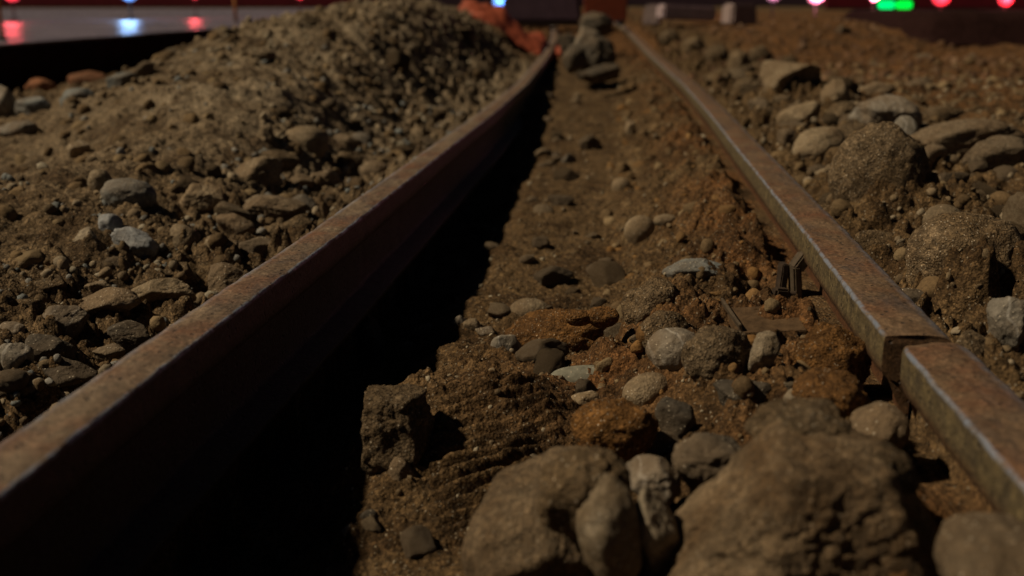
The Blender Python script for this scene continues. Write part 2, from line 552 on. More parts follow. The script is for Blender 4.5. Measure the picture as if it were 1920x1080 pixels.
def mat_rail(name, top_a, top_b, face_a, face_b, web):
    k = NT(name)
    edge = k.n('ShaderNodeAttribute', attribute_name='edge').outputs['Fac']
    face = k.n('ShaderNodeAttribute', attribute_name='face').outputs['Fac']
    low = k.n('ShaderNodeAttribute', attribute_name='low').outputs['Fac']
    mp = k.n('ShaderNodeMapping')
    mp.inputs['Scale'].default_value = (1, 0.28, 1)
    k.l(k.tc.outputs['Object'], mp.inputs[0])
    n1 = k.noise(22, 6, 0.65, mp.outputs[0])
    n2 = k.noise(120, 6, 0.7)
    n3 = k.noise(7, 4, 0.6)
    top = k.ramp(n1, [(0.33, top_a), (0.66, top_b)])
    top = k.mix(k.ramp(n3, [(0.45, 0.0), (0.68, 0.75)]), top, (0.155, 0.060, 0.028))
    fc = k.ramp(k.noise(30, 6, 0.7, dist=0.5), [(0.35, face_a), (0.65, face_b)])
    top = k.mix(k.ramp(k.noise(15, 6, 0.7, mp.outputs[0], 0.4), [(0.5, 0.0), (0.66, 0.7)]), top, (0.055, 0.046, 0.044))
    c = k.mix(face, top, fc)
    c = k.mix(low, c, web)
    c = k.mix(0.7, c, k.ramp(n2, [(0.28, 0.4), (0.55, 1.0), (0.8, 1.45)]), 'MULTIPLY')
    c = grains(k, c, k.tc.outputs['Object'], 160, 420, 0.65, 1.35)
    v = k.voro(62)
    sep = k.n('ShaderNodeSeparateColor')
    k.l(v.outputs['Color'], sep.inputs[0])
    pit = k.math('MULTIPLY', k.ramp(v.outputs['Distance'], [(0.13, 1.0), (0.25, 0.0)]), k.ramp(sep.outputs[0], [(0.60, 0.0), (0.64, 1.0)]))
    c = k.mix(k.math('MULTIPLY', pit, 0.9), c, (0.018, 0.012, 0.008))
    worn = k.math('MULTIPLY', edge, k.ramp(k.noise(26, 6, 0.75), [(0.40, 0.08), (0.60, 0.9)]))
    c = k.mix(worn, c, (0.28, 0.33, 0.43))  # worn steel edge with a bluish sky sheen painted into its colour
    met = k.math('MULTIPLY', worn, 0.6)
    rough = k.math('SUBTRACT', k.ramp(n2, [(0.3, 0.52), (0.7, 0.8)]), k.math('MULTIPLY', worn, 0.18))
    inv = k.math('SUBTRACT', 1.0, pit)
    k.bump([(n1, 0.006, 0.4), (n2, 0.003, 0.7), (inv, 0.004, 0.7)])
    return k.done(c, rough, met, spec=0.4)


M['rail_left'] = mat_rail('rusty_rail_dark', (0.105, 0.066, 0.040), (0.22, 0.160, 0.105), (0.026, 0.011, 0.007), (0.048, 0.019, 0.012), (0.014, 0.007, 0.005))  # shade painted into the inner face and web colours
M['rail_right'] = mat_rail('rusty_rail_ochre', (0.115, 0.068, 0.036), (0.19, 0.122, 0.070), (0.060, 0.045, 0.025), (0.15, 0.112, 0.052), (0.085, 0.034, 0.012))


def simple(name, col, rough=0.7, metal=0.0, spec=0.3, n=40, amt=0.6, bump=0.002):
    k = NT(name)
    f_ = k.noise(n, 5, 0.65)
    c = k.mix(amt, col, k.ramp(f_, [(0.3, 0.45), (0.7, 1.35)]), 'MULTIPLY')
    k.bump([(f_, bump, 0.6)])
    return k.done(c, rough, metal, spec)


M['iron'] = simple('rusted_iron', (0.10, 0.075, 0.05), 0.7, 0.3, 0.3, 60, 0.9, 0.003)
M['iron_dark'] = simple('dark_iron', (0.045, 0.030, 0.020), 0.75, 0.2, 0.3, 60, 0.9, 0.003)
M['plate'] = simple('soil_caked_iron', (0.085, 0.052, 0.027), 0.9, 0, 0.15, 45, 0.9, 0.008)
M['orange'] = simple('orange_plastic', (0.24, 0.055, 0.026), 0.5, 0, 0.3, 9, 0.5)  # shared by barrier board and rusty soil heap, red lamplight included
M['post'] = simple('orange_brown_post', (0.36, 0.14, 0.03), 0.6, 0, 0.3, 9, 0.5)
M['cloth'] = simple('dark_violet_cloth', (0.075, 0.045, 0.065), 0.8, 0, 0.2, 6, 0.5)
M['concrete'] = simple('pale_concrete', (0.34, 0.265, 0.28), 0.85, 0, 0.2, 12, 0.5)
M['concrete_dull'] = simple('dull_concrete', (0.26, 0.20, 0.19), 0.85, 0, 0.2, 12, 0.5)
M['barrier_red'] = simple('red_barrier_plastic', (0.16, 0.012, 0.024), 0.5, 0, 0.3, 4, 0.5)  # red lamp glow painted into the barrier colour
M['black'] = simple('black_rubber', (0.02, 0.018, 0.018), 0.6)


def lamp_mat(name, col, strength):
    k = NT(name)
    k.b.inputs['Emission Color'].default_value = (*col, 1)
    k.b.inputs['Emission Strength'].default_value = strength
    return k.done(tuple(0.6 * c for c in col), 0.3)


M['lamp_red'] = lamp_mat('red_lamp_lens', (1.0, 0.06, 0.10), 0.7)
M['lamp_blue'] = lamp_mat('blue_lamp_lens', (0.22, 0.45, 1.0), 0.5)
M['lamp_green'] = lamp_mat('green_lamp_lens', (0.0, 1.0, 0.06), 0.75)
M['lamp_green_b'] = lamp_mat('blue_green_lamp_lens', (0.0, 1.0, 0.22), 0.75)
M['lamp_pink'] = lamp_mat('pink_white_lamp_lens', (1.0, 0.55, 0.75), 0.14)


def mat_road():
    k = NT('wet_asphalt')
    n = k.noise(60, 6, 0.7)
    n2 = k.noise(1.3, 4, 0.6)
    c = k.mix(0.7, (0.19, 0.155, 0.19), k.ramp(n, [(0.3, 0.5), (0.7, 1.3)]), 'MULTIPLY')
    c = k.mix(0.6, c, k.ramp(n2, [(0.35, 0.65), (0.7, 1.15)]), 'MULTIPLY')
    k.bump([(n, 0.004, 0.35)])
    return k.done(c, k.ramp(n2, [(0.35, 0.22), (0.7, 0.42)]), spec=0.5)


M['road'] = mat_road()
M['road_edge'] = simple('broken_asphalt_edge', (0.020, 0.009, 0.008), 1.0, 0, 0.03, 20, 0.8, 0.01)

# ------------------------------------------------------------------ terrain sheet
def grid_faces(ny, nx):
    i = np.arange(ny * nx).reshape(ny, nx)
    return np.stack([i[:-1, :-1], i[:-1, 1:], i[1:, 1:], i[1:, :-1]], -1).reshape(-1, 4)


def build_ground():
    ys = [-2.0]
    while ys[-1] < 0.75: ys.append(ys[-1] + 0.03)
    while ys[-1] < 24: ys.append(ys[-1] + max(0.0032, 0.0026 * ys[-1]))
    while ys[-1] < 60: ys.append(ys[-1] + 0.8)
    ys = np.array(ys)
    t = np.linspace(-1, 1, 880)
    tt = np.sign(t) * (0.62 * np.abs(t) + 0.55 * np.abs(t) ** 6)
    Y = np.repeat(ys[:, None], len(tt), 1)
    X = tt[None] * (np.maximum(Y, 0.4) * 0.85 + 0.28)
    Z = H(X, Y)
    u = X - rail_x(np.clip(Y, -3, 25))
    n = fbm(X * 2.3, Y * 2.3, 6.1, 3)
    ruddy = 0.85 * sm(0.62, 0.95, u) * sm(1.1, 1.0, u) * sm(-0.5, 0.3, n)
    ruddy = np.maximum(ruddy, 0.75 * gauss(u, Y, 0.62, 2.0, 0.18, 0.18))
    ruddy = np.maximum(ruddy, 0.8 * sm(11, 13, Y) * sm(-1.2, -0.3, u) * sm(1.3, 1.1, u))
    ruddy = np.maximum(ruddy, 0.5 * sm(-3.0, -3.3, X) * sm(0.1, 0.5, n + 0.3))
    # the sheet stops under the road on the left
    Z = np.where(X < road_edge_x(Y) - 0.25, np.minimum(Z, -0.30), Z)
    ruddy = np.maximum(ruddy, 0.75 * sm(1.5, 2.2, u) * sm(3.5, 6.5, Y))  # red lamplight tinted into the soil colour at far right
    pale = np.clip(1.1 * gauss(X, Y, -0.9, 8.8, 1.1, 3.0) + 0.5 * gauss(X, Y, -1.2, 4.6, .6, 1.0), 0, .95) * (0.75 + 0.4 * n) * (u < 0)  # soil colour made paler over the heap and its slope
    o = mesh_np('ground', np.stack([X, Y, Z], -1).reshape(-1, 3), grid_faces(*X.shape), M['soil'], attrs={'rust': ('FLOAT', ruddy), 'dry': ('FLOAT', pale)})
    o['kind'] = 'structure'
    # one wide sheet under it, to the horizon
    g2 = np.array([[-300, -60, -0.62], [300, -60, -0.62], [300, 400, -0.62], [-300, 400, -0.62]])
    far = mesh_np('ground_plain', g2, [[0, 1, 2, 3]], M['soil'])
    far['kind'] = 'structure'



def build_road():
    ys = np.linspace(-2, 70, 1400)
    ex = road_edge_x(ys) + 0.05 * fbm(ys * 1.7, ys * 0, 0.5, 4)
    V, Fc = [], []
    prof = [(-40.0, 0.0, 0), (-0.06, 0.0, 0)]
    n = len(ys)
    V.append(np.stack([ex * 0 - 45, ys, ys * 0 + ROAD_Z], -1))
    for off in (-2.0, -0.05):
        V.append(np.stack([ex + off, ys, ys * 0 + ROAD_Z], -1))
    P = np.stack(V, 1).reshape(-1, 3)
    o = mesh_np('road', P, grid_faces(n, 3), M['road'])
    o['kind'] = 'structure'
    # the broken edge of the asphalt slab
    rows = []
    for off, z in ((-0.05, ROAD_Z - 0.003), (0.0, ROAD_Z - 0.02), (0.03, ROAD_Z - 0.10), (-0.01, ROAD_Z - 0.2), (0.04, -0.5)):
        rows.append(np.stack([ex + off + 0.04 * perlin(ys * 6, ys * 0 + z * 9, 0.7) * (off != -0.05), ys, ys * 0 + z], -1))
    P = np.stack(rows, 1).reshape(-1, 3)
    o = mesh_np('road_edge', P, grid_faces(n, len(rows)), M['road_edge'])
    o['kind'] = 'structure'


build_road()

# ------------------------------------------------------------------ rails
def rail_profile(width):
    """closed outline, u from the inner edge outwards; returns (u, z, edge, face, low)"""
    wd = width
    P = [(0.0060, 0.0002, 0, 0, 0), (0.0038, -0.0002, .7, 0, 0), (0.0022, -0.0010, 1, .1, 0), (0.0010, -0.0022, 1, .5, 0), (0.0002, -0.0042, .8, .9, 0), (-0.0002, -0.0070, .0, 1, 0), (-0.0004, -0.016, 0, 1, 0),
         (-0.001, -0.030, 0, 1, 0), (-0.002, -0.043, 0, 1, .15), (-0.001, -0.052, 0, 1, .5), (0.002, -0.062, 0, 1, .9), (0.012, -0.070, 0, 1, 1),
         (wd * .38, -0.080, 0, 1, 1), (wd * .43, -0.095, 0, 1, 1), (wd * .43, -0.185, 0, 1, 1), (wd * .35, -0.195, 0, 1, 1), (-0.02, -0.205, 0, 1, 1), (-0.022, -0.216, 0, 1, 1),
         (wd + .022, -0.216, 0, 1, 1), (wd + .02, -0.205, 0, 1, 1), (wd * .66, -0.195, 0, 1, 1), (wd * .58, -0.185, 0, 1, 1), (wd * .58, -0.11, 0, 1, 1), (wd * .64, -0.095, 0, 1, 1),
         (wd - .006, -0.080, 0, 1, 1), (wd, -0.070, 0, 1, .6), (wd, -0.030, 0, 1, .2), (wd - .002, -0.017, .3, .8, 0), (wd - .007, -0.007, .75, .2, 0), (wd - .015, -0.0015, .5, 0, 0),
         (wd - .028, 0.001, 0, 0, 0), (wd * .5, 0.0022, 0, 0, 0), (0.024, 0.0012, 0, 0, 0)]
    return np.array(P)


def build_rail(y0, y1, side, width, mat, label, du=0.0, dz=0.0, chip=None):
    prof = rail_profile(width)
    ys = [y0]
    while ys[-1] < y1: ys.append(ys[-1] + max(0.006, 0.006 * abs(ys[-1])))
    ys[-1] = y1
    ys = np.array(ys)
    nP = len(prof)
    sgn = -1.0 if side == 'L' else 1.0
    base = rail_x(ys) + (0.0 if side == 'L' else 1.0)
    X = base[:, None] + sgn * (prof[None, :, 0] + du)
    Z = rail_z(ys)[:, None] + prof[None, :, 1] + dz
    Yg = np.repeat(ys[:, None], nP, 1).copy()
    # small dents and swellings, larger on the worn edges
    a = 0.0010 + 0.0012 * prof[None, :, 2]
    X = X + a * fbm(Yg * 14, prof[None, :, 0] * 40 + 3 * (side == 'L'), prof[None, :, 1] * 30, 4) * 1.2
    Z = Z + a * fbm(Yg * 17 + 9, prof[None, :, 0] * 40, prof[None, :, 1] * 30 + 5, 4) * 0.8
    edge = np.repeat(prof[None, :, 2], len(ys), 0)
    face = np.repeat(prof[None, :, 3], len(ys), 0)
    low = np.repeat(prof[None, :, 4], len(ys), 0)
    if chip:                        # blunt broken ends, the gap open on the inner side and closed on the outer
        at_end = chip == 'end'
        k = np.exp(-((ys - (y1 if at_end else y0)) / 0.05) ** 2)[:, None]
        open_ = np.clip(1 - prof[None, :, 0] / 0.105, 0, 1)
        ragged = 0.006 * perlin(prof[None, :, 0] * 45 + 3, prof[None, :, 1] * 45, 2.4 if at_end else 0.4)
        Yg = Yg + k * ((-0.020 if at_end else 0.009) * open_ + ragged)
        Z = Z - k ** 8 * 0.0035 * (prof[None, :, 1] > -0.012)
        X = X + sgn * k ** 8 * 0.004 * np.clip(1 - prof[None, :, 0] / 0.02, 0, 1)
        edge = edge * (1 - k ** 6)
    P = np.stack([X, Yg, Z], -1)
    V = P.reshape(-1, 3)
    ny = len(ys)
    i = np.arange(ny * nP).reshape(ny, nP)
    j = np.roll(i, -1, 1)
    Fc = np.stack([i[:-1], i[1:], j[1:], j[:-1]], -1).reshape(-1, 4)
    if side == 'L': Fc = Fc[:, ::-1]
    # end caps as fans of quads across the outline
    caps = []
    edge, face, low = edge.ravel(), face.ravel(), low.ravel()
    for r in (0, ny - 1):
        ring = len(V) + np.arange(nP)                 # its own vertices, so that the end face keeps a hard edge and its own rust
        V = np.concatenate([V, P[r]])
        edge = np.concatenate([edge, np.zeros(nP)]); face = np.concatenate([face, np.ones(nP)]); low = np.concatenate([low, np.full(nP, .75)])
        a_, b_ = 0, nP - 1
        while b_ - a_ > 2:
            caps.append([ring[a_], ring[a_ + 1], ring[b_ - 1], ring[b_]])
            a_ += 1; b_ -= 1
    Fc = np.concatenate([Fc, np.array(caps)])
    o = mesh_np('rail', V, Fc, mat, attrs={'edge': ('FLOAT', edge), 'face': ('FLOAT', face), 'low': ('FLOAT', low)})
    me = o.data
    bm = bmesh.new(); bm.from_mesh(me); bmesh.ops.recalc_face_normals(bm, faces=bm.faces); bm.to_mesh(me); bm.free()
    tag(o, label, 'rail')
    return o


JY = 1.60
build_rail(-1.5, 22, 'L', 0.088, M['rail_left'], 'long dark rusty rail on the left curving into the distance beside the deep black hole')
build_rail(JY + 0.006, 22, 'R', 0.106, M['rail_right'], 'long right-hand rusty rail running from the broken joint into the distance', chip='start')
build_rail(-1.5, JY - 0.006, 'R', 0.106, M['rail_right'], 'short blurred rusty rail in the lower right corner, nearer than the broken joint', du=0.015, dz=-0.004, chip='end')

# ------------------------------------------------------------------ rocks
def ico(sub):
    bm = bmesh.new()
    bmesh.ops.create_icosphere(bm, subdivisions=sub, radius=1.0)
    V = np.array([v.co[:] for v in bm.verts])
    Fc = np.array([[v.index for v in f_.verts] for f_ in bm.faces])
    bm.free()
    return V / np.linalg.norm(V, axis=1)[:, None], Fc


ICO = {s: ico(s) for s in (1, 2, 3, 4, 5, 6)}


def rock_shape(kind, seed, sub, planes=None):
    N, Fc = ICO[sub]
    r = np.random.default_rng(seed)
    o = r.uniform(-50, 50, 3)
    rad = np.ones(len(N))
    if planes is not None:
        pl = np.array([q[:3] for q in planes], float); pl /= np.linalg.norm(pl, axis=1)[:, None]
        dd = np.array([q[3] for q in planes])
        c = N @ pl.T
        q = np.where(c > 0.08, dd[None] / np.maximum(c, 0.08), 9.0)
        rad = (np.sum(q ** -44.0, 1) + 1.3 ** -44.0) ** (-1 / 44.0)
        amp, fa = (0.15, 2.2) if kind == 'block' else (0.07, 1.7)
    elif kind in ('angular', 'slab', 'block'):
        npl = {'angular': 15, 'slab': 12, 'block': 9}[kind]
        pl = r.normal(size=(npl, 3)); pl /= np.linalg.norm(pl, axis=1)[:, None]
        if kind == 'block':
            ax = np.concatenate([np.eye(3), -np.eye(3)])
            pl = np.concatenate([ax + r.normal(size=(6, 3)) * 0.12, pl[:5]])
            pl /= np.linalg.norm(pl, axis=1)[:, None]
            dd = np.concatenate([r.uniform(.62, .72, 6), r.uniform(.8, 1.0, 5)])
        else:
            dd = r.uniform(0.62, 0.95, npl)
        c = N @ pl.T
        q = np.where(c > 0.08, dd[None] / np.maximum(c, 0.08), 9.0)
        p_ = 36.0
        rad = (np.sum(q ** -p_, 1) + 1.15 ** -p_) ** (-1 / p_)
        amp, fa = 0.07, 1.9
    elif kind == 'dome':
        amp, fa = 0.12, 1.0
    elif kind == 'round':
        amp, fa = 0.10, 1.1
    elif kind == 'pebble':
        amp, fa = 0.05, 0.9
    else:                                        # lump: clod of mud and grit
        amp, fa = 0.20, 1.3
    P = N * fa + o
    if kind == 'lump':
        rad = rad + 0.17 * fbm(P[:, 0], P[:, 1], P[:, 2], 3)
        Q = N * 5.2 + o
        rad = rad + 0.055 * (0.5 - np.abs(perlin(Q[:, 0], Q[:, 1], Q[:, 2])))
        Q = N * 13 + o
        rad = rad + 0.030 * fbm(Q[:, 0], Q[:, 1], Q[:, 2], 3, gain=.65)
    else:
        rad = rad * (1 + amp * fbm(P[:, 0], P[:, 1], P[:, 2], 3))
        Q = N * 7 + o
        k = {'round': .016, 'pebble': .006, 'dome': .03}.get(kind, .03)
        if kind == 'dome':
            Q2 = N * 24 + o
            rad = rad + 0.007 * fbm(Q2[:, 0], Q2[:, 1], Q2[:, 2], 2)
        rad = rad + k * fbm(Q[:, 0], Q[:, 1], Q[:, 2], 4, gain=.6)
    V = N * rad[:, None]
    return V / np.abs(V).max(0), Fc


NAMES = {'dome': 'soil_clod', 'round': 'stone', 'pebble': 'pebble', 'angular': 'rock', 'slab': 'rock', 'block': 'soil_block', 'lump': 'soil_clod'}
_rid = [100]


def rock(px, py, w_, h_, kind, mat, label=None, roll=0, Y=None, thick=None, name=None, group=None, sub=None, cat=None, push=0.0, planes=None, emb=None, seed=None):
    """a stone seen at pixel px,py of the photo, w_ by h_ pixels large, resting on the ground there"""
    _rid[0] += 1
    if emb is None:
        emb = 1.35 if 620 < px < 1560 and py > 450 else 0.8
    if Y is None:
        Pb, t_ = ground_hit(px, py + 0.36 * h_)
        Y = Pb[1]
        Y = Y + 0.12 * w_ / F * Y
    Y += push
    P = at(px, py, Y)
    depth = np.dot(P - CAM, FWV)
    sx, sz = 0.5 * w_ / F * depth, 0.5 * h_ / F * depth
    sy = thick if thick else 0.5 * (sx + sz) * 0.95
    size = max(w_, h_)
    if sub is None:
        sub = 6 if size > 260 else 5 if size > 95 else 4 if size > 34 else 3
    V, Fc = rock_shape(kind, seed or _rid[0] * 13 + 1, sub, planes)
    V = V * np.array([sx, sy, sz])
    # the bottom goes on into the soil it sits in
    V[:, 2] = np.where(V[:, 2] < 0, V[:, 2] * 1.35, V[:, 2])
    a = R(-roll)
    ca, sa = math.cos(a), math.sin(a)
    V = np.stack([V[:, 0] * ca + V[:, 2] * sa, V[:, 1], -V[:, 0] * sa + V[:, 2] * ca], -1)
    o = mesh_np(name or NAMES[kind], V, Fc, M[mat])
    o.location = P
    tag(o, label, cat or {'soil_clod': 'clod', 'soil_block': 'clod'}.get(o.name.split('.')[0], o.name.split('.')[0]), group)
    ROCKS.append((P[0], P[1], max(sx, sy), P[2], emb if Y < 7 else 0))
    return o


# --- between the rails, near
rock(1468, 1010, 660, 520, 'angular', 'boulder', 'huge brown boulder filling the bottom of the picture, pale worn edge on its left', Y=1.15, thick=.12, name='boulder', cat='boulder',
     emb=0.5, seed=41, planes=[(-.86, .0, .51, .50), (-.62, -.62, .45, .60), (.22, -.88, .40, .62), (.12, -.2, 1, .84), (.92, -.25, .36, .88), (0, 1, .1, .8)])
rock(1620, 880, 220, 130, 'lump', 'clod', 'dark brown mud cake stuck over the right shoulder of the huge bottom boulder', Y=1.20, thick=.06, roll=-18, emb=0.3)
rock(1500, 798, 200, 84, 'lump', 'clod', 'gritty mud cap lying on top of the huge bottom boulder', Y=1.25, thick=.06)
rock(1040, 1000, 310, 330, 'round', 'boulder', 'rounded brown boulder at the bottom centre with dirt sticking to it', Y=1.30, thick=.11, roll=-30, name='boulder', cat='boulder', seed=77, emb=0.6,
     planes=[(-.75, -.1, .65, .80), (0, -.8, .6, .66), (.7, 0, .7, .82), (.2, -.95, .0, .75), (0, 1, .1, .9), (-.4, -.7, .5, .74)])
rock(1095, 915, 200, 150, 'lump', 'clod', 'brown mud clod stuck on the face of the rounded bottom-centre boulder', Y=1.225, thick=.05, roll=25, emb=0.3)
rock(1140, 985, 120, 200, 'round', 'pale', 'upright pale rough stone between the two biggest boulders', Y=1.19, thick=.05, roll=12, emb=0.3)
rock(1228, 975, 84, 165, 'angular', 'pale', 'narrow pale brown stone leaning on the huge boulder, right of the upright pale one', Y=1.21, thick=.045, roll=10, emb=0.3)
rock(1225, 892, 140, 70, 'angular', 'grey', 'crumbly grey stone lying behind the upright pale stones', Y=1.36, thick=.05)
rock(1880, 1065, 240, 180, 'dome', 'brown', 'blurred brown rock cut off by the lower right corner', Y=1.02, thick=.08, emb=0.3)
rock(1645, 800, 110, 80, 'round', 'brown', 'small grey brown rock under the head of the near right rail', Y=1.42, thick=.05, roll=30)
rock(748, 886, 64, 58, 'angular', 'brown', 'lone brown angular stone on the rippled trench floor casting a shadow to its right', thick=.025)
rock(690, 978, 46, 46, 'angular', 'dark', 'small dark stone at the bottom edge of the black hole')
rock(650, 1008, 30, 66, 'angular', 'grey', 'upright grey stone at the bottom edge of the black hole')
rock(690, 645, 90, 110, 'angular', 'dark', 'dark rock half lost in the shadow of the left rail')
rock(732, 782, 160, 160, 'block', 'clod', 'square-edged block of packed brown soil left of the ripples', Y=1.70, thick=.07, emb=0,
     planes=[(-1, -.05, .05, .72), (-.05, -1, .25, .66), (.08, .05, 1, .74), (1, -.1, .15, .95), (0, 1, 0, .9), (.7, -.6, .3, .88), (-.5, -.4, .8, .86)])
rock(757, 660, 52, 40, 'angular', 'brown', 'small brown angular stone on the soil ledge beside the shadow')
rock(943, 662, 80, 82, 'angular', 'grey', 'tilted grey stone with a white vein standing in the trench centre', roll=-35, thick=.025)
rock(1098, 708, 136, 46, 'pebble', 'green', 'smooth flat grey green pebble like a disc in the trench centre', thick=.032)
rock(1213, 732, 96, 66, 'pebble', 'tan', 'smooth tan stone half buried right of the flat grey green pebble', roll=20)
rock(1100, 748, 58, 30, 'angular', 'pale', 'small pale stone just below the flat grey green pebble')
rock(993, 583, 78, 48, 'pebble', 'tan', 'smooth oval tan pebble on the trench floor behind the veined grey stone')
rock(888, 612, 40, 30, 'angular', 'pale', 'pale chip in the middle of the chip cluster beside the shadow edge')
rock(862, 606, 30, 38, 'angular', 'grey', 'grey chip leftmost of the chip cluster beside the shadow edge')
rock(912, 622, 44, 22, 'angular', 'grey', 'flat grey chip rightmost of the chip cluster beside the shadow edge', roll=-20)
rock(885, 575, 36, 20, 'angular', 'tan', 'tan chip topmost of the chip cluster beside the shadow edge')
rock(1060, 630, 230, 110, 'lump', 'rust_clod', 'broad orange brown clod behind the flat grey green pebble')
rock(1130, 592, 66, 36, 'round', 'rust_clod', 'small orange stone on top of the broad orange brown clod', Y=2.16)
rock(1085, 594, 56, 26, 'round', 'rust_clod', 'low orange lump left of the small orange stone', Y=2.16)
rock(1310, 512, 140, 84, 'angular', 'blue', 'rough blue grey stone on top of the mound left of the rail bracket', thick=.05, emb=1.7)
rock(1225, 580, 125, 110, 'lump', 'clod', 'tall mud clod at the left edge of the stone mound', roll=20, emb=1.7)
rock(1245, 625, 100, 90, 'round', 'clod', 'rounded mud-coated stone low on the left of the mound', push=-.03, emb=1.7)
rock(1265, 655, 110, 84, 'round', 'grey', 'round grey stone coated with mud in front of the mound', push=-.05, emb=1.7)
rock(1345, 665, 140, 110, 'lump', 'clod', 'large gritty mud lump in the middle of the mound', push=-.03, emb=1.7)
rock(1432, 658, 58, 72, 'angular', 'pale', 'pale pointed stone below the rusty plate', push=-.02)
rock(1560, 680, 150, 150, 'lump', 'rust_clod', 'orange rusty clod leaning against the right rail below the bracket', Y=1.74, thick=.055, roll=-30)
rock(1395, 740, 120, 60, 'angular', 'dark', 'dark grey rubble lump behind the huge bottom boulder')
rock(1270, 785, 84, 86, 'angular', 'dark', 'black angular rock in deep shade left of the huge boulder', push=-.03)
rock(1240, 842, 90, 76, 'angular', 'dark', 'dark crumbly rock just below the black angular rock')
rock(1150, 800, 170, 110, 'lump', 'rust_clod', 'rust brown soil clod between the ripples and the black angular rock', Y=1.57)
rock(1497, 752, 66, 54, 'round', 'pale', 'pale curved stone edge behind the mud cap of the huge boulder', push=-.03, roll=30)
rock(1560, 745, 150, 110, 'lump', 'rust_clod', 'rusty soil clod under the near right rail at the joint', Y=1.5, thick=.05)
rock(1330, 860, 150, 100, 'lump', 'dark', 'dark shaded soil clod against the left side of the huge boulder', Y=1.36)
for (x_, y_, w_, h_, kd, mt, lb) in (
        (905, 430, 44, 26, 'angular', 'clod', 'brown clod on the edge of the shadow of the left rail, farther one'),
        (868, 500, 40, 30, 'angular', 'clod', 'brown clod on the edge of the shadow of the left rail, nearer one'),
        (835, 560, 44, 34, 'lump', 'clod', 'small soil clod at the shadow edge above the chip cluster'),
        (800, 625, 60, 36, 'lump', 'clod', 'soil clod at the shadow edge left of the chip cluster'),
        (970, 330, 36, 22, 'angular', 'clod', 'small clod at the shadow edge in the middle distance')):
    rock(x_, y_, w_, h_, kd, mt, lb)
# --- between the rails, far
rock(1165, 350, 38, 36, 'pebble', 'pale', 'small round pale pebble alone on the far trench floor')
rock(1200, 432, 60, 58, 'pebble', 'tan', 'egg-shaped tan stone standing on the trench floor', roll=15)
rock(1248, 413, 46, 24, 'pebble', 'tan', 'low tan stone just right of the egg-shaped stone')
rock(1180, 243, 22, 42, 'angular', 'pale', 'upright pale chip far along the trench floor')
rock(1108, 105, 100, 84, 'lump', 'dark', 'broad dark rubble heap blocking the far end of the trench', Y=9.2, sub=5, thick=.25)
rock(1102, 78, 56, 60, 'angular', 'grey', 'pale grey rock lying on top of the dark rubble heap in the far trench', Y=9.2, roll=35)
rock(1076, 112, 50, 50, 'angular', 'dark', 'dark angular rock on the left of the rubble heap in the far trench', Y=8.9, roll=20)
rock(1130, 136, 80, 34, 'angular', 'dark', 'low dark rock at the front foot of the rubble heap in the far trench', Y=8.4)
rock(1118, 44, 70, 44, 'lump', 'dark', 'dark clod in front of the orange barrier', Y=12.5, sub=4)
rock(1064, 78, 40, 40, 'angular', 'dark', 'dark rock beside the left rail at the far end of the trench', Y=10.5)
# --- right of the right rail
rock(1655, 335, 200, 215, 'dome', 'clod', 'big upright rounded mud boulder with gritty speckled top beside the right rail', thick=.10, roll=12, name='boulder', cat='boulder', emb=1.7)
rock(1812, 490, 225, 205, 'dome', 'clod', 'broad gritty mud boulder right of the rail joint', thick=.10, name='boulder', cat='boulder', emb=1.7)
rock(1768, 415, 76, 64, 'pebble', 'tan', 'smooth tan stone bulging from the top left of the broad gritty boulder', Y=2.48)
rock(1655, 220, 136, 84, 'angular', 'grey', 'cracked pale grey stone with white flecks behind the upright mud boulder')
rock(1695, 262, 60, 90, 'round', 'grey', 'grey stone showing right of the upright mud boulder', push=.1)
rock(1532, 276, 106, 76, 'round', 'tan', 'leaning oval tan grey stone left of the upright mud boulder', roll=25)
rock(1492, 136, 120, 72, 'angular', 'tan', 'wedge-shaped tan boulder with a dark lower facet beyond the rail', roll=-4, Y=5.6, thick=.14,
     planes=[(-.5, -.45, .75, .60), (.55, -.75, -.25, .48), (.2, .2, 1, .62), (.8, 0, .2, .85), (0, 1, 0, .9), (-.9, -.2, .1, .88)])
rock(1450, 186, 64, 56, 'lump', 'clod', 'brown lump below the wedge-shaped boulder')
rock(1500, 222, 90, 56, 'angular', 'tan', 'jagged tan rock between the wedge boulder and the oval stone', roll=20)
rock(1568, 170, 56, 70, 'slab', 'tan', 'pale triangular slab leaning right of the wedge-shaped boulder', Y=5.0)
rock(1580, 215, 60, 50, 'lump', 'clod', 'brown clod left of the cracked grey stone')
rock(1425, 200, 50, 44, 'angular', 'brown', 'brown rock close to the rail below the wedge-shaped boulder')
rock(1815, 262, 230, 80, 'slab', 'brown', 'long flat brown rock right of the cracked grey stone', thick=.12, roll=8)
rock(1880, 296, 160, 86, 'slab', 'brown', 'flat brown rock with a dark undercut at the right edge', thick=.10)
rock(1745, 300, 70, 60, 'angular', 'brown', 'brown rock wedged between the mud boulder and the flat rock')
rock(1895, 605, 100, 110, 'angular', 'grey', 'rough grey stone at the right edge below the broad boulder')
rock(1906, 535, 60, 70, 'round', 'tan', 'tan stone cut by the right edge beside the broad boulder')
rock(1905, 695, 60, 60, 'angular', 'pale', 'pale stone beside the near right rail at the right edge')
rock(1516, 341, 22, 20, 'pebble', 'pale', 'tiny pale pebble touching the outer edge of the right rail')
rock(1548, 326, 40, 22, 'angular', 'tan', 'small tan chip just beyond the tiny pale pebble')
rock(1480, 215, 40, 40, 'angular', 'brown', 'small brown rock in front of the jagged tan rock')
rock(1400, 165, 60, 40, 'lump', 'clod', 'brown clod on the far side of the right rail left of the wedge boulder')
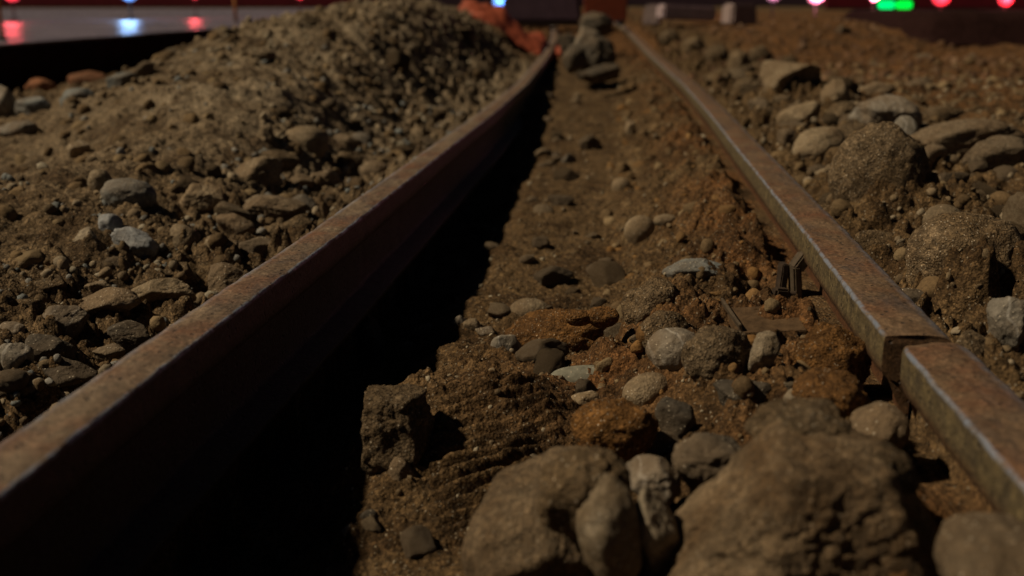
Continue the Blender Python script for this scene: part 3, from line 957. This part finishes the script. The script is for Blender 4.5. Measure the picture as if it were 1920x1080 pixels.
for (x_, y_, w_, h_, lb) in ((1255, 72, 40, 34, 'farthest brown clod of the row along the right rail'), (1300, 88, 46, 36, 'second farthest brown clod of the row along the right rail'),
                             (1345, 105, 50, 44, 'middle brown clod of the row along the right rail'), (1385, 118, 46, 52, 'narrow brown clod of the row along the right rail, left of the wedge boulder'),
                             (1425, 105, 46, 40, 'pale brown clod just behind the row along the right rail')):
    rock(x_, y_, w_, h_, 'lump', 'clod', lb, group='clods in a row along the right rail')
for (x_, y_, w_, h_, kd, mt, lb) in (
        (1600, 258, 84, 60, 'angular', 'clod', 'dirty brown rock between the oval tan grey stone and the cracked grey stone'),
        (1350, 150, 64, 44, 'angular', 'clod', 'dirty rock close behind the far part of the right rail'),
        (1480, 262, 54, 44, 'angular', 'brown', 'brown rock left of the oval tan grey stone'),
        (1720, 372, 90, 50, 'angular', 'clod', 'dirty rock at the foot of the upright mud boulder on its right'),
        (1640, 455, 90, 50, 'angular', 'clod', 'low dirty rock against the rail left of the broad mud boulder'),
        (1700, 560, 80, 50, 'angular', 'dark', 'dark rock in the gap between the right rail and the broad mud boulder'),
        (1640, 170, 80, 40, 'slab', 'brown', 'flat brown slab on the far soil above the cracked grey stone'),
        (1760, 215, 90, 36, 'slab', 'clod', 'low dirt-covered slab beyond the long flat brown rock'),
        (1830, 380, 90, 50, 'angular', 'clod', 'dirty angular rock above the broad mud boulder'),
        (1830, 650, 80, 60, 'angular', 'clod', 'dirty rock beside the near right rail left of the rough grey stone')):
    rock(x_, y_, w_, h_, kd, mt, lb)
# --- left of the left rail
for (x_, y_, w_, h_, kd, mt, lb) in (
        (525, 302, 84, 54, 'angular', 'clod', 'dirt-covered rock between the tan rock and the tan boulder'),
        (425, 522, 100, 60, 'angular', 'brown', 'brown rock between the tan angular rock and the left rail'),
        (475, 470, 90, 54, 'angular', 'dark', 'dark rock beside the left rail below the big dark brown rock'),
        (560, 425, 84, 50, 'angular', 'clod', 'dirt-covered rock tucked under the edge of the left rail'),
        (335, 512, 84, 40, 'slab', 'clod', 'thin dirty slab above the flat topped tan rock'),
        (100, 535, 74, 40, 'angular', 'clod', 'dirty rock above the rough grey rock at lower left'),
        (60, 575, 70, 40, 'angular', 'clod', 'dirty rock left of the flat brown rock'),
        (250, 625, 100, 50, 'angular', 'dark', 'dark rock beside the left rail below the flat topped tan rock'),
        (90, 655, 100, 60, 'angular', 'dark', 'dark rock below the rough grey rock at lower left'),
        (660, 305, 64, 44, 'angular', 'clod', 'dirty rock right of the brown rock near the left rail')):
    rock(x_, y_, w_, h_, kd, mt, lb)
rock(241, 363, 102, 60, 'round', 'blue', 'smooth blue grey oval cobble at the foot of the left dirt heap', roll=-8)
rock(187, 341, 46, 50, 'round', 'tan', 'tan cobble just left of the blue grey oval cobble', roll=25)
rock(385, 373, 96, 64, 'angular', 'tan', 'pale topped angular rock right of the blue grey oval cobble')
rock(205, 426, 46, 52, 'angular', 'bluespeck', 'small blue white speckled stone, upper of the touching pair')
rock(258, 457, 104, 58, 'angular', 'bluespeck', 'larger blue white speckled stone, lower of the touching pair', roll=-18)
rock(343, 451, 68, 66, 'round', 'tan', 'round tan cobble right of the speckled pair')
rock(415, 470, 76, 60, 'angular', 'tan', 'tan angular rock right of the round tan cobble')
rock(308, 546, 122, 56, 'slab', 'tan', 'flat topped tan rock close to the left rail', roll=8)
rock(190, 572, 150, 62, 'slab', 'brown', 'flat brown rock left of the flat topped tan rock', roll=4)
rock(115, 602, 124, 66, 'angular', 'grey', 'rough grey rock in front of the flat brown rock', roll=10)
rock(20, 622, 58, 40, 'round', 'grey', 'round grey stone at the left edge beside the rough grey rock')
rock(25, 680, 70, 80, 'angular', 'grey', 'tall grey stone low at the left edge')
rock(205, 662, 70, 34, 'angular', 'brown', 'brown stone in the shade beside the left rail')
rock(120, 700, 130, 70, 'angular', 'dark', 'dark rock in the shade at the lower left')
rock(165, 452, 50, 54, 'slab', 'pale', 'pale flat chip left of the speckled pair', roll=-30)
rock(182, 538, 62, 26, 'slab', 'pale', 'small pale slab above the flat brown rock')
rock(505, 390, 140, 76, 'angular', 'brown', 'big dark brown rock beside the left rail')
rock(572, 268, 90, 70, 'round', 'tan', 'tan boulder at the foot of the far gravel slope')
rock(480, 328, 104, 66, 'angular', 'tan', 'tan rock below and left of the tan boulder', roll=10)
rock(612, 342, 72, 52, 'angular', 'brown', 'brown rock between the tan boulder and the left rail')
rock(702, 320, 62, 42, 'round', 'brown', 'brown stone right beside the left rail below the gravel slope')
rock(500, 256, 42, 46, 'angular', 'tan', 'pale stone left of the tan boulder')
rock(650, 270, 60, 40, 'angular', 'brown', 'brown stone right of the tan boulder')
rock(440, 420, 80, 50, 'angular', 'brown', 'brown rock below the pale topped angular rock')
rock(560, 345, 60, 40, 'angular', 'tan', 'tan stone above the big dark brown rock')
rock(142, 278, 56, 34, 'slab', 'pale', 'pale slab edge at the left foot of the dirt heap', roll=10)
rock(62, 200, 80, 54, 'angular', 'blue', 'blue grey rock by the road ditch, middle of three')
rock(150, 186, 76, 50, 'angular', 'blue', 'blue grey rock by the road ditch, right of the other two')
rock(228, 150, 64, 34, 'angular', 'blue', 'small blue grey rock at the top of the dirt heap near the ditch')
rock(4, 200, 54, 80, 'angular', 'grey', 'grey rock with a reddish rim at the left edge by the ditch')
rock(34, 240, 90, 34, 'slab', 'grey', 'curved pale grey slab lying below the blue grey rocks', roll=12)
rock(76, 164, 60, 36, 'lump', 'red', 'left red brown clod in the road ditch')
rock(165, 150, 80, 34, 'lump', 'red', 'right red brown clod in the road ditch')
rock(335, 116, 80, 36, 'round', 'tan', 'pale lump at the left end of the heap crest', Y=6.6)
rock(478, 76, 74, 56, 'round', 'tan', 'tan boulder on the crest of the gravel heap', Y=7.4)
rock(558, 46, 44, 32, 'round', 'pale', 'pale stone on the crest right of the tan crest boulder', Y=8.4)
rock(605, 40, 40, 26, 'round', 'tan', 'tan stone on the crest, left of its highest point', Y=8.6)

# --- more stones along both sides, each its own object, shared shapes
PROTO = []
for s_ in range(12):
    kd = ('angular', 'angular', 'round', 'slab')[s_ % 4]
    V_, F_ = rock_shape(kd, 900 + s_, 4)
    PROTO.append((V_, F_))
_meshes = {}


def copy_stone(name, i, mat):
    if (name, i, mat) not in _meshes:
        V_, F_ = PROTO[i]
        o = mesh_np(name, V_, F_, M[mat])
        _meshes[(name, i, mat)] = o
        return o
    o = _meshes[(name, i, mat)].copy()
    C.objects.link(o)
    return o


def scatter(n, xr, yr, sizes, mats, label, group, test=None, seed=0, name='stone'):
    r = np.random.default_rng(seed)
    c = 0
    for _ in range(n * 40):
        if c >= n: break
        x, y = r.uniform(*xr), r.uniform(*yr)
        u = x - rail_x(y)
        if -0.17 < u < 0.1 or 0.93 < u < 1.2: continue
        if test and not test(x, y, u): continue
        s = sizes[0] + (sizes[1] - sizes[0]) * r.random() ** 1.3
        if any((x - a) ** 2 + (y - b) ** 2 < (0.6 * q + 0.5 * s) ** 2 for a, b, q, _z, _e in ROCKS): continue
        o = copy_stone(name, int(r.integers(12)), mats[int(r.integers(len(mats)))])
        z = float(H(x, y)[0])
        o.location = (x, y, z + 0.16 * s)
        o.rotation_euler = (r.uniform(-.4, .4), r.uniform(-.4, .4), r.uniform(0, 6.28))
        o.scale = (s * r.uniform(.8, 1.2), s * r.uniform(.7, 1.1), s * r.uniform(.5, .8))
        tag(o, label, name, group)
        ROCKS.append((x, y, s, z, 0))
        c += 1


scatter(95, (-1.5, 0.3), (1.3, 7.5), (0.018, 0.060), ('tan', 'brown', 'brown', 'grey', 'clod', 'clod'), 'loose brown or grey stone in the rubble strip left of the left rail', 'loose stones left of the left rail',
        lambda x, y, u: u > -0.75 and abs(x) < y * .5 + .1, 1)
scatter(40, (-2.6, 0.5), (5.5, 11), (0.03, 0.085), ('tan', 'clod', 'brown', 'pale'), 'tan stone half buried in the far gravel heap left of the track', 'stones in the gravel heap',
        lambda x, y, u: u > -2.0, 2)
scatter(70, (0.5, 2.6), (2.0, 9.0), (0.026, 0.095), ('tan', 'brown', 'clod', 'clod'), 'dirty angular stone in the rubble band along the outer side of the right rail', 'rubble stones along the right rail',
        lambda x, y, u: 1.2 < u < 1.75 and abs(x) < y * .5 + .1, 3)
scatter(20, (0.8, 3.2), (1.6, 6.5), (0.012, 0.035), ('tan', 'brown', 'clod'), 'loose brown stone on the open soil far right of the right rail', 'loose stones right of the right rail',
        lambda x, y, u: u > 1.75 and abs(x) < y * .5 + .1, 6)
scatter(20, (1.2, 6.0), (6, 13), (0.04, 0.09), ('tan', 'brown', 'clod'), 'blurred stone on the far dirt right of the right rail', 'far stones on the right', lambda x, y, u: u > 1.8, 4)
scatter(25, (-0.4, 0.6), (1.2, 3.6), (0.006, 0.014), ('tan', 'brown', 'pale'), 'small pebble lying on the trench floor between the rails', 'pebbles on the trench floor', lambda x, y, u: .3 < u < .9, 5, 'pebble')


build_ground()


# --- gravel too fine to count: one object per zone
def gravel(n, xr, yr, smin, smax, label, palette, test, seed, sub=2, kinds=('angular', 'angular', 'round'), sink=0.08):
    r = np.random.default_rng(seed)
    shapes = [rock_shape(kinds[i % len(kinds)], 300 + seed * 7 + i, sub)[0] for i in range(8)]
    Fc = ICO[sub][1]
    nv = len(shapes[0])
    x = r.uniform(*xr, n * 6); y = yr[0] * (yr[1] / yr[0]) ** r.random(n * 6)
    u = x - rail_x(y)
    ok = ~((u > -0.12) & (u < 0.02)) & ~((u > 0.97) & (u < 1.13)) & test(x, y, u)
    x, y = x[ok][:n], y[ok][:n]
    n = len(x)
    z = H(x, y)
    s = (smin + (smax - smin) * r.random(n) ** 3.0) * np.clip(0.55 + 0.2 * y, 0.75, 1.8)
    pal = np.array(palette)
    V = np.empty((n, nv, 3), np.float32); col = np.empty((n, nv, 4), np.float32)
    q = r.normal(size=(n, 4)); q /= np.linalg.norm(q, axis=1)[:, None]
    w_, a, b, c = q.T
    Rm = np.stack([1 - 2 * (b * b + c * c), 2 * (a * b - c * w_), 2 * (a * c + b * w_), 2 * (a * b + c * w_), 1 - 2 * (a * a + c * c), 2 * (b * c - a * w_),
                   2 * (a * c - b * w_), 2 * (b * c + a * w_), 1 - 2 * (a * a + b * b)], -1).reshape(n, 3, 3)
    sc = r.uniform(.6, 1.15, (n, 3))
    idx = r.integers(8, size=n)
    for k in range(8):
        m = idx == k
        p_ = shapes[k][None] * sc[m][:, None] * s[m][:, None, None]
        V[m] = np.einsum('nij,nvj->nvi', Rm[m], p_)
    V += np.stack([x, y, z + sink * s], -1)[:, None]
    base = pal[r.integers(len(pal), size=n)] * r.uniform(.7, 1.25, (n, 1))
    col[..., :3] = base[:, None]; col[..., 3] = 1
    Ff = (Fc[None] + (np.arange(n) * nv)[:, None, None]).reshape(-1, 3)
    o = mesh_np('gravel', V.reshape(-1, 3), Ff, M['gravel'], attrs={'stone': ('FLOAT_COLOR', col.reshape(-1, 4))})
    tag(o, label, 'gravel', kind='stuff')


BR = [(.13, .09, .05), (.19, .14, .085), (.10, .068, .036), (.25, .20, .135), (.16, .115, .065)]
GR = BR + [(.20, .19, .17), (.30, .26, .19), (.16, .17, .165)]
infr = lambda x, y: np.abs(x) < y * 0.52 + 0.15
gravel(4600, (-2.2, 0.2), (1.2, 6.5), 0.002, 0.017, 'fine brown gravel in the rubble left of the left rail', GR, lambda x, y, u: (u < -.1) & infr(x, y) & (fbm(x * 3, y * 3, 2.2, 2) > -0.05) & ((y < 3.2) | (u > -.7) | (np.abs(perlin(x * 40, y * 40, .5)) < .08)), 11)
gravel(4200, (-3.0, 0.8), (5.5, 13), 0.003, 0.016, 'pale gravel on the far heap left of the track', BR + [(.30, .25, .17)], lambda x, y, u: (u < -.1) & infr(x, y), 12, sub=1)
gravel(1500, (-0.6, 1.6), (1.1, 9), 0.0012, 0.009, 'fine grit on the trench floor between the rails', BR + [(.32, .27, .19)], lambda x, y, u: (u > .15) & (u < .97) & infr(x, y), 13)
gravel(6000, (0.5, 3.5), (1.2, 8), 0.002, 0.013, 'fine brown gravel in the soil right of the right rail', BR, lambda x, y, u: (u > 1.12) & infr(x, y), 14)
gravel(2200, (1.0, 7.5), (7, 16), 0.006, 0.030, 'coarse gravel on the far dirt right of the track', [(.14, .075, .04), (.11, .06, .03), (.18, .11, .065), (.09, .05, .03)], lambda x, y, u: (u > 1.12) & infr(x, y), 15, sub=1)  # palette reddened to carry the red lamp glow


SO = [(.15, .10, .05), (.19, .135, .072), (.12, .078, .038)]
RU = [(.17, .09, .03), (.15, .10, .05), (.2, .115, .045)]
gravel(420, (0.1, 0.8), (1.5, 8), 0.006, 0.026, 'crumbled soil lying against the inner side of the right rail', RU + SO, lambda x, y, u: (u > .55) & (u < .97) & infr(x, y), 21, sub=3, kinds=('lump', 'angular'), sink=-.1)
gravel(700, (0.5, 4.5), (1.4, 10), 0.008, 0.034, 'crumbled brown soil on the ground right of the right rail', SO, lambda x, y, u: (u > 1.12) & infr(x, y), 22, sub=3, kinds=('lump', 'angular'), sink=-.15)
gravel(600, (-3, 0.3), (1.4, 9), 0.008, 0.032, 'crumbled brown soil left of the left rail', SO, lambda x, y, u: (u < -.1) & infr(x, y), 23, sub=3, kinds=('lump', 'angular'), sink=-.15)


# ------------------------------------------------------------------ bracket on the inside of the right rail
def build_bracket():
    P = at(1484, 516, 2.42)
    b = empty('rail_bracket', (P[0] + .018, 2.42, P[2] + 0.012), R(6))
    tag(b, 'rusty upright rail bracket with a square bolt on the inside of the right rail', 'bracket')
    bm = bmesh.new()
    add_box(bm, -0.006, 0.0, -0.040, 0.014, 0.034, 0.10, 0.003, (0, R(-5), 0))
    add_box(bm, 0.000, 0.0, 0.016, 0.020, 0.030, 0.034, 0.003, (0, R(32), 0))
    bm_obj('upright_plate', bm, M['iron'], b)
    bm = bmesh.new()
    add_box(bm, -0.026, 0.016, -0.040, 0.012, 0.026, 0.10, 0.002, (0, R(4), 0))
    bm_obj('back_plate', bm, M['iron_dark'], b)
    bm = bmesh.new()
    add_box(bm, -0.040, -0.022, -0.042, 0.026, 0.022, 0.028, 0.004, (0, R(8), R(5)))
    add_cyl(bm, (-0.05, -0.018, -0.042), (-0.012, -0.018, -0.042), 0.006)
    bm_obj('bolt', bm, M['iron_dark'], b)
    b.scale = (1.3, 1.3, 1.15)
    d = ray(1432, 585)
    Q = CAM[None] + d[None] * _t[:, None]
    Pp = Q[int(np.argmax(Q[:, 2] < H(Q[:, 0], Q[:, 1])))]
    gx, gy = np.meshgrid(np.linspace(-.05, .05, 9), np.linspace(-.07, .07, 9))
    t = empty('tie_plate', (Pp[0], Pp[1] - .02, float(np.percentile(H(Pp[0] + gx.ravel(), Pp[1] + gy.ravel()), 80)) - 0.004), R(-4))
    tag(t, 'rusty flat steel tie plate with a raised left lip lying below the rail bracket', 'plate')
    bm = bmesh.new()
    add_box(bm, 0.0, 0.0, -0.004, 0.116, 0.14, 0.018, 0.0015, (R(3), R(-4), 0))
    bm_obj('plate', bm, M['plate'], t)
    bm = bmesh.new()
    add_box(bm, -0.058, 0.012, 0.008, 0.005, 0.15, 0.014, 0.001, (R(3), R(-16), R(5)))
    bm_obj('lip', bm, M['iron'], t)


build_bracket()

# ------------------------------------------------------------------ what stands at the far end of the track
def on(px, Y, lift=0.0):
    x = (px - 960) / F * Y / math.cos(PITCH) * 1.0
    x = at(px, 5, Y)[0]
    return np.array([x, Y, float(base_height(np.array(x), np.array(Y))) + lift])


def build_far():
    # orange barrier board across the track, right half
    P = at(1135, 40, 17.0)
    t = empty('construction_barrier', (P[0], 17.0, P[2] - .02))
    tag(t, 'blurred orange construction barrier standing across the end of the track', 'barrier')
    bm = bmesh.new(); add_box(bm, 0, 0, 0.32, 0.62, 0.10, 0.60, 0.02)
    bm_obj('board', bm, M['orange'], t)
    for sx in (-0.22, 0.22):
        bm = bmesh.new(); add_box(bm, sx, 0, 0.0, 0.09, 0.45, 0.07, 0.015)
        bm_obj('foot', bm, M['black'], t)
    P = at(1015, 34, 17.6)
    t = empty('covered_load', (P[0], 17.6, P[2] - .08))
    tag(t, 'dark violet covered bulk left of the orange barrier', 'covered load')
    bm = bmesh.new(); add_box(bm, 0, 0, 0.33, 1.22, 0.7, 0.62, 0.05, taper=0.85)
    bm_obj('cover', bm, M['cloth'], t)
    bm = bmesh.new(); add_box(bm, 0, 0, -0.005, 1.3, 0.8, 0.05, 0.01)
    bm_obj('pallet', bm, M['iron_dark'], t)
    # heap of rusty soil left of the track, red lamplight painted into its orange
    ny, nx = 40, 60
    xs, ys = np.meshgrid(np.linspace(-.75, .62, nx), np.linspace(-0.7, .7, ny))
    Pc = at(965, 62, 13.2)
    zz = 0.24 * np.exp(-((xs + .1) / .42) ** 2 - (ys / .5) ** 2) + 0.26 * np.exp(-((xs + .55) / .2) ** 2) * np.exp(-((ys - .5) / .4) ** 2) + 0.07 * fbm(xs * 4, ys * 4, .4, 4) + 0.03 * np.abs(fbm(xs * 9, ys * 9, 2.4, 2)) + 0.03
    X, Yw = xs + Pc[0], ys + 13.2
    Z = base_height(X, Yw) + zz
    V = np.stack([X, Yw, Z], -1).reshape(-1, 3)
    V2 = V - np.array([0, 0, 0.004])
    Fq = grid_faces(ny, nx)
    o = mesh_np('tarpaulin', np.concatenate([V, V2]), np.concatenate([Fq, Fq[:, ::-1] + ny * nx]), M['orange'])
    tag(o, 'crumpled orange sheet heaped left of the far end of the left rail', 'tarpaulin')
    # blocks to the right of the track
    P = at(1285, 38, 16.0)
    o = None
    bm = bmesh.new(); add_box(bm, 0, 0, 0.10, 0.74, 0.42, 0.20, 0.03)
    o = bm_obj('concrete_block', bm, M['concrete'], None, loc=(P[0], 16.0, P[2]), rot=(0, R(2), R(6)))
    tag(o, 'low pale pinkish concrete block right of the orange barrier', 'block')
    P = at(1385, 44, 14.5)
    bm = bmesh.new(); add_box(bm, 0, 0, 0.11, 0.36, 0.34, 0.26, 0.03, taper=0.92)
    o = bm_obj('concrete_block', bm, M['concrete_dull'], None, loc=(P[0], 14.5, P[2]), rot=(0, 0, R(14)))
    tag(o, 'dull grey cube-like concrete block right of the pale low block', 'block')
    P = at(1222, 44, 17.0)
    bm = bmesh.new(); add_box(bm, 0, 0, 0.12, 0.26, 0.3, 0.30, 0.03, taper=0.8)
    o = bm_obj('concrete_block', bm, M['concrete_dull'], None, loc=(P[0], 17.0, P[2]), rot=(0, 0, R(-10)))
    tag(o, 'small tan concrete stub just right of the orange barrier', 'block')
    # dark bank of dug asphalt on the right
    ys = np.linspace(0, 1, 120)
    sec = np.array([(-0.5, 0.0), (-0.36, 0.13), (-0.28, 0.25), (-0.2, 0.33), (0.1, 0.36), (3.0, 0.36), (3.0, 0.0)])
    x0, x1 = at(1690, 30, 12.6)[0], 12.0
    X = x0 + (x1 - x0) * ys
    V = np.stack([np.repeat(X[:, None], 7, 1), 12.7 + 0.5 * ys[:, None] + sec[None, :, 0] + 0.05 * fbm(X[:, None] * 3, sec[None, :, 1] * 9, 1., 3),
                  sec[None, :, 1] * sm(0, 0.05, ys)[:, None] + 0.03 * fbm(X[:, None] * 2.5, sec[None, :, 0] * 3, 4., 3) + 0.02], -1)
    o = mesh_np('bank', V.reshape(-1, 3), grid_faces(120, 7), M['road_edge'])
    tag(o, kind='structure')


build_far()


# ------------------------------------------------------------------ lamps and posts of the site
def beacon(px, py, Y, r, lens, label, light=None, energy=0.0, base_z=ROAD_Z):
    P = at(px, py, Y)
    t = empty('warning_lamp', (P[0], Y, base_z))
    tag(t, label, 'lamp', 'warning lamps of the road works')
    hgt = max(0.08, P[2] - base_z)
    bm = bmesh.new()
    add_box(bm, 0, 0, 0.02, r * .8, r * .8, 0.04, 0.008)
    add_cyl(bm, (0, 0, 0.06), (0, 0, max(0.07, hgt - r * 0.8)), r * 0.1)
    bm_obj('stand', bm, M['black'], t)
    bm = bmesh.new()
    bmesh.ops.create_uvsphere(bm, u_segments=20, v_segments=12, radius=r, matrix=Matrix.Translation((0, 0, hgt)) @ Matrix.Diagonal((1, .6, 1, 1)))
    bm_obj('lens', bm, M[lens], t, smooth=True)
    if light:
        ld = bpy.data.lights.new('lamp_light', 'POINT')
        ld.energy = energy; ld.color = light; ld.shadow_soft_size = r
        lo = bpy.data.objects.new('lamp_light', ld); C.objects.link(lo)
        lo.parent = t; lo.location = (0, -r * 1.1, hgt)


RED, BLUE, GREEN = (1, .10, .12), (.3, .55, 1), (.05, 1, .2)
beacon(22, -15, 22, .17, 'lamp_red', 'bright red lamp over the wet road at the top left corner', RED, 12)
beacon(242, -15, 24, .18, 'lamp_blue', 'blue lamp over the wet road right of the bright red one', BLUE, 22)
beacon(365, -13, 26, .12, 'lamp_red', 'small red lamp over the road right of the blue lamp', RED, 12)
beacon(562, -12, 28, .12, 'lamp_red', 'small red lamp above the road just left of the heap', RED, 12)
beacon(938, 2, 26, .16, 'lamp_blue', 'pale blue lamp behind the orange sheet', BLUE, 10, base_z=.1)
beacon(1450, -12, 24, .16, 'lamp_pink', 'violet pink lamp, leftmost of the lamps on the right', (1, .5, .75), 6, base_z=.1)
beacon(1530, -11, 22, .18, 'lamp_pink', 'pale pink lamp second from the left on the right side', (1, .3, .4), 90, base_z=.1)
beacon(1640, -8, 24, .12, 'lamp_pink', 'small pale lamp above the red brown dirt on the right', (1, .25, .3), 90, base_z=.1)
beacon(1765, -8, 20, .16, 'lamp_red', 'bright red lamp left of the green lamps', RED, 45, base_z=.1)
beacon(1886, -3, 19, .12, 'lamp_red', 'red lamp right of the green lamps', RED, 45, base_z=.1)


def green_lamp():
    P = at(1838, 10, 12.3)
    t = empty('signal_lamp', (P[0], 15, P[2]))
    tag(t, 'signal lamp with two glowing green lenses at the top right', 'signal lamp')
    bm = bmesh.new()
    add_box(bm, 0, 0.05, 0, 0.52, 0.08, 0.15, 0.02)
    add_box(bm, 0, 0.05, -0.13, 0.3, 0.12, 0.14, 0.02)
    bm_obj('housing', bm, M['black'], t)
    for sx, mt in ((-0.125, 'lamp_green_b'), (0.10, 'lamp_green')):
        bm = bmesh.new()
        add_box(bm, sx, -0.01, 0, 0.21, 0.05, 0.10, 0.02)
        bm_obj('lens', bm, M[mt], t)


green_lamp()


def post(px, y_foot, Y, wd, hgt, label):
    P = at(px, y_foot, Y)
    t = empty('marker_post', (P[0], Y, ROAD_Z))
    tag(t, label, 'post', 'marker posts on the road edge')
    bm = bmesh.new(); add_cyl(bm, (0, 0, 0.03), (0, 0, hgt), wd, wd * .9); bm_obj('shaft', bm, M['post'], t, smooth=True)
    bm = bmesh.new(); add_cyl(bm, (0, 0, 0), (0, 0, 0.03), wd * 2.6, wd * 2.0); bm_obj('foot', bm, M['black'], t)


post(5, 72, 10.8, .018, .9, 'thin orange brown post on the road at the left edge of the picture')
post(442, 36, 21, .03, .6, 'faint orange post farther along the road edge')


def far_barrier(x0, x1, Y, label, mat):
    t = empty('barrier_wall', ((x0 + x1) / 2, Y, 0.12))
    tag(t, label, 'barrier')
    L_ = x1 - x0
    bm = bmesh.new(); add_box(bm, 0, 0, 0.55, L_, 0.3, 0.94, 0.04); bm_obj('panel', bm, mat, t)
    bm = bmesh.new(); add_box(bm, 0, 0, 0.04, L_, 0.7, 0.08, 0.02); bm_obj('foot', bm, M['black'], t)


far_barrier(-60, -8, 85, 'long low red plastic barrier across the far end of the wet road', M['barrier_red'])
far_barrier(16, 70, 60, 'long red plastic barrier behind the lamps on the right', M['barrier_red'])

far_barrier(-40, 60, 110, 'very distant dark violet hoarding closing off the view behind the track', M['cloth'])  # added to cover the bright strip of sky at the horizon
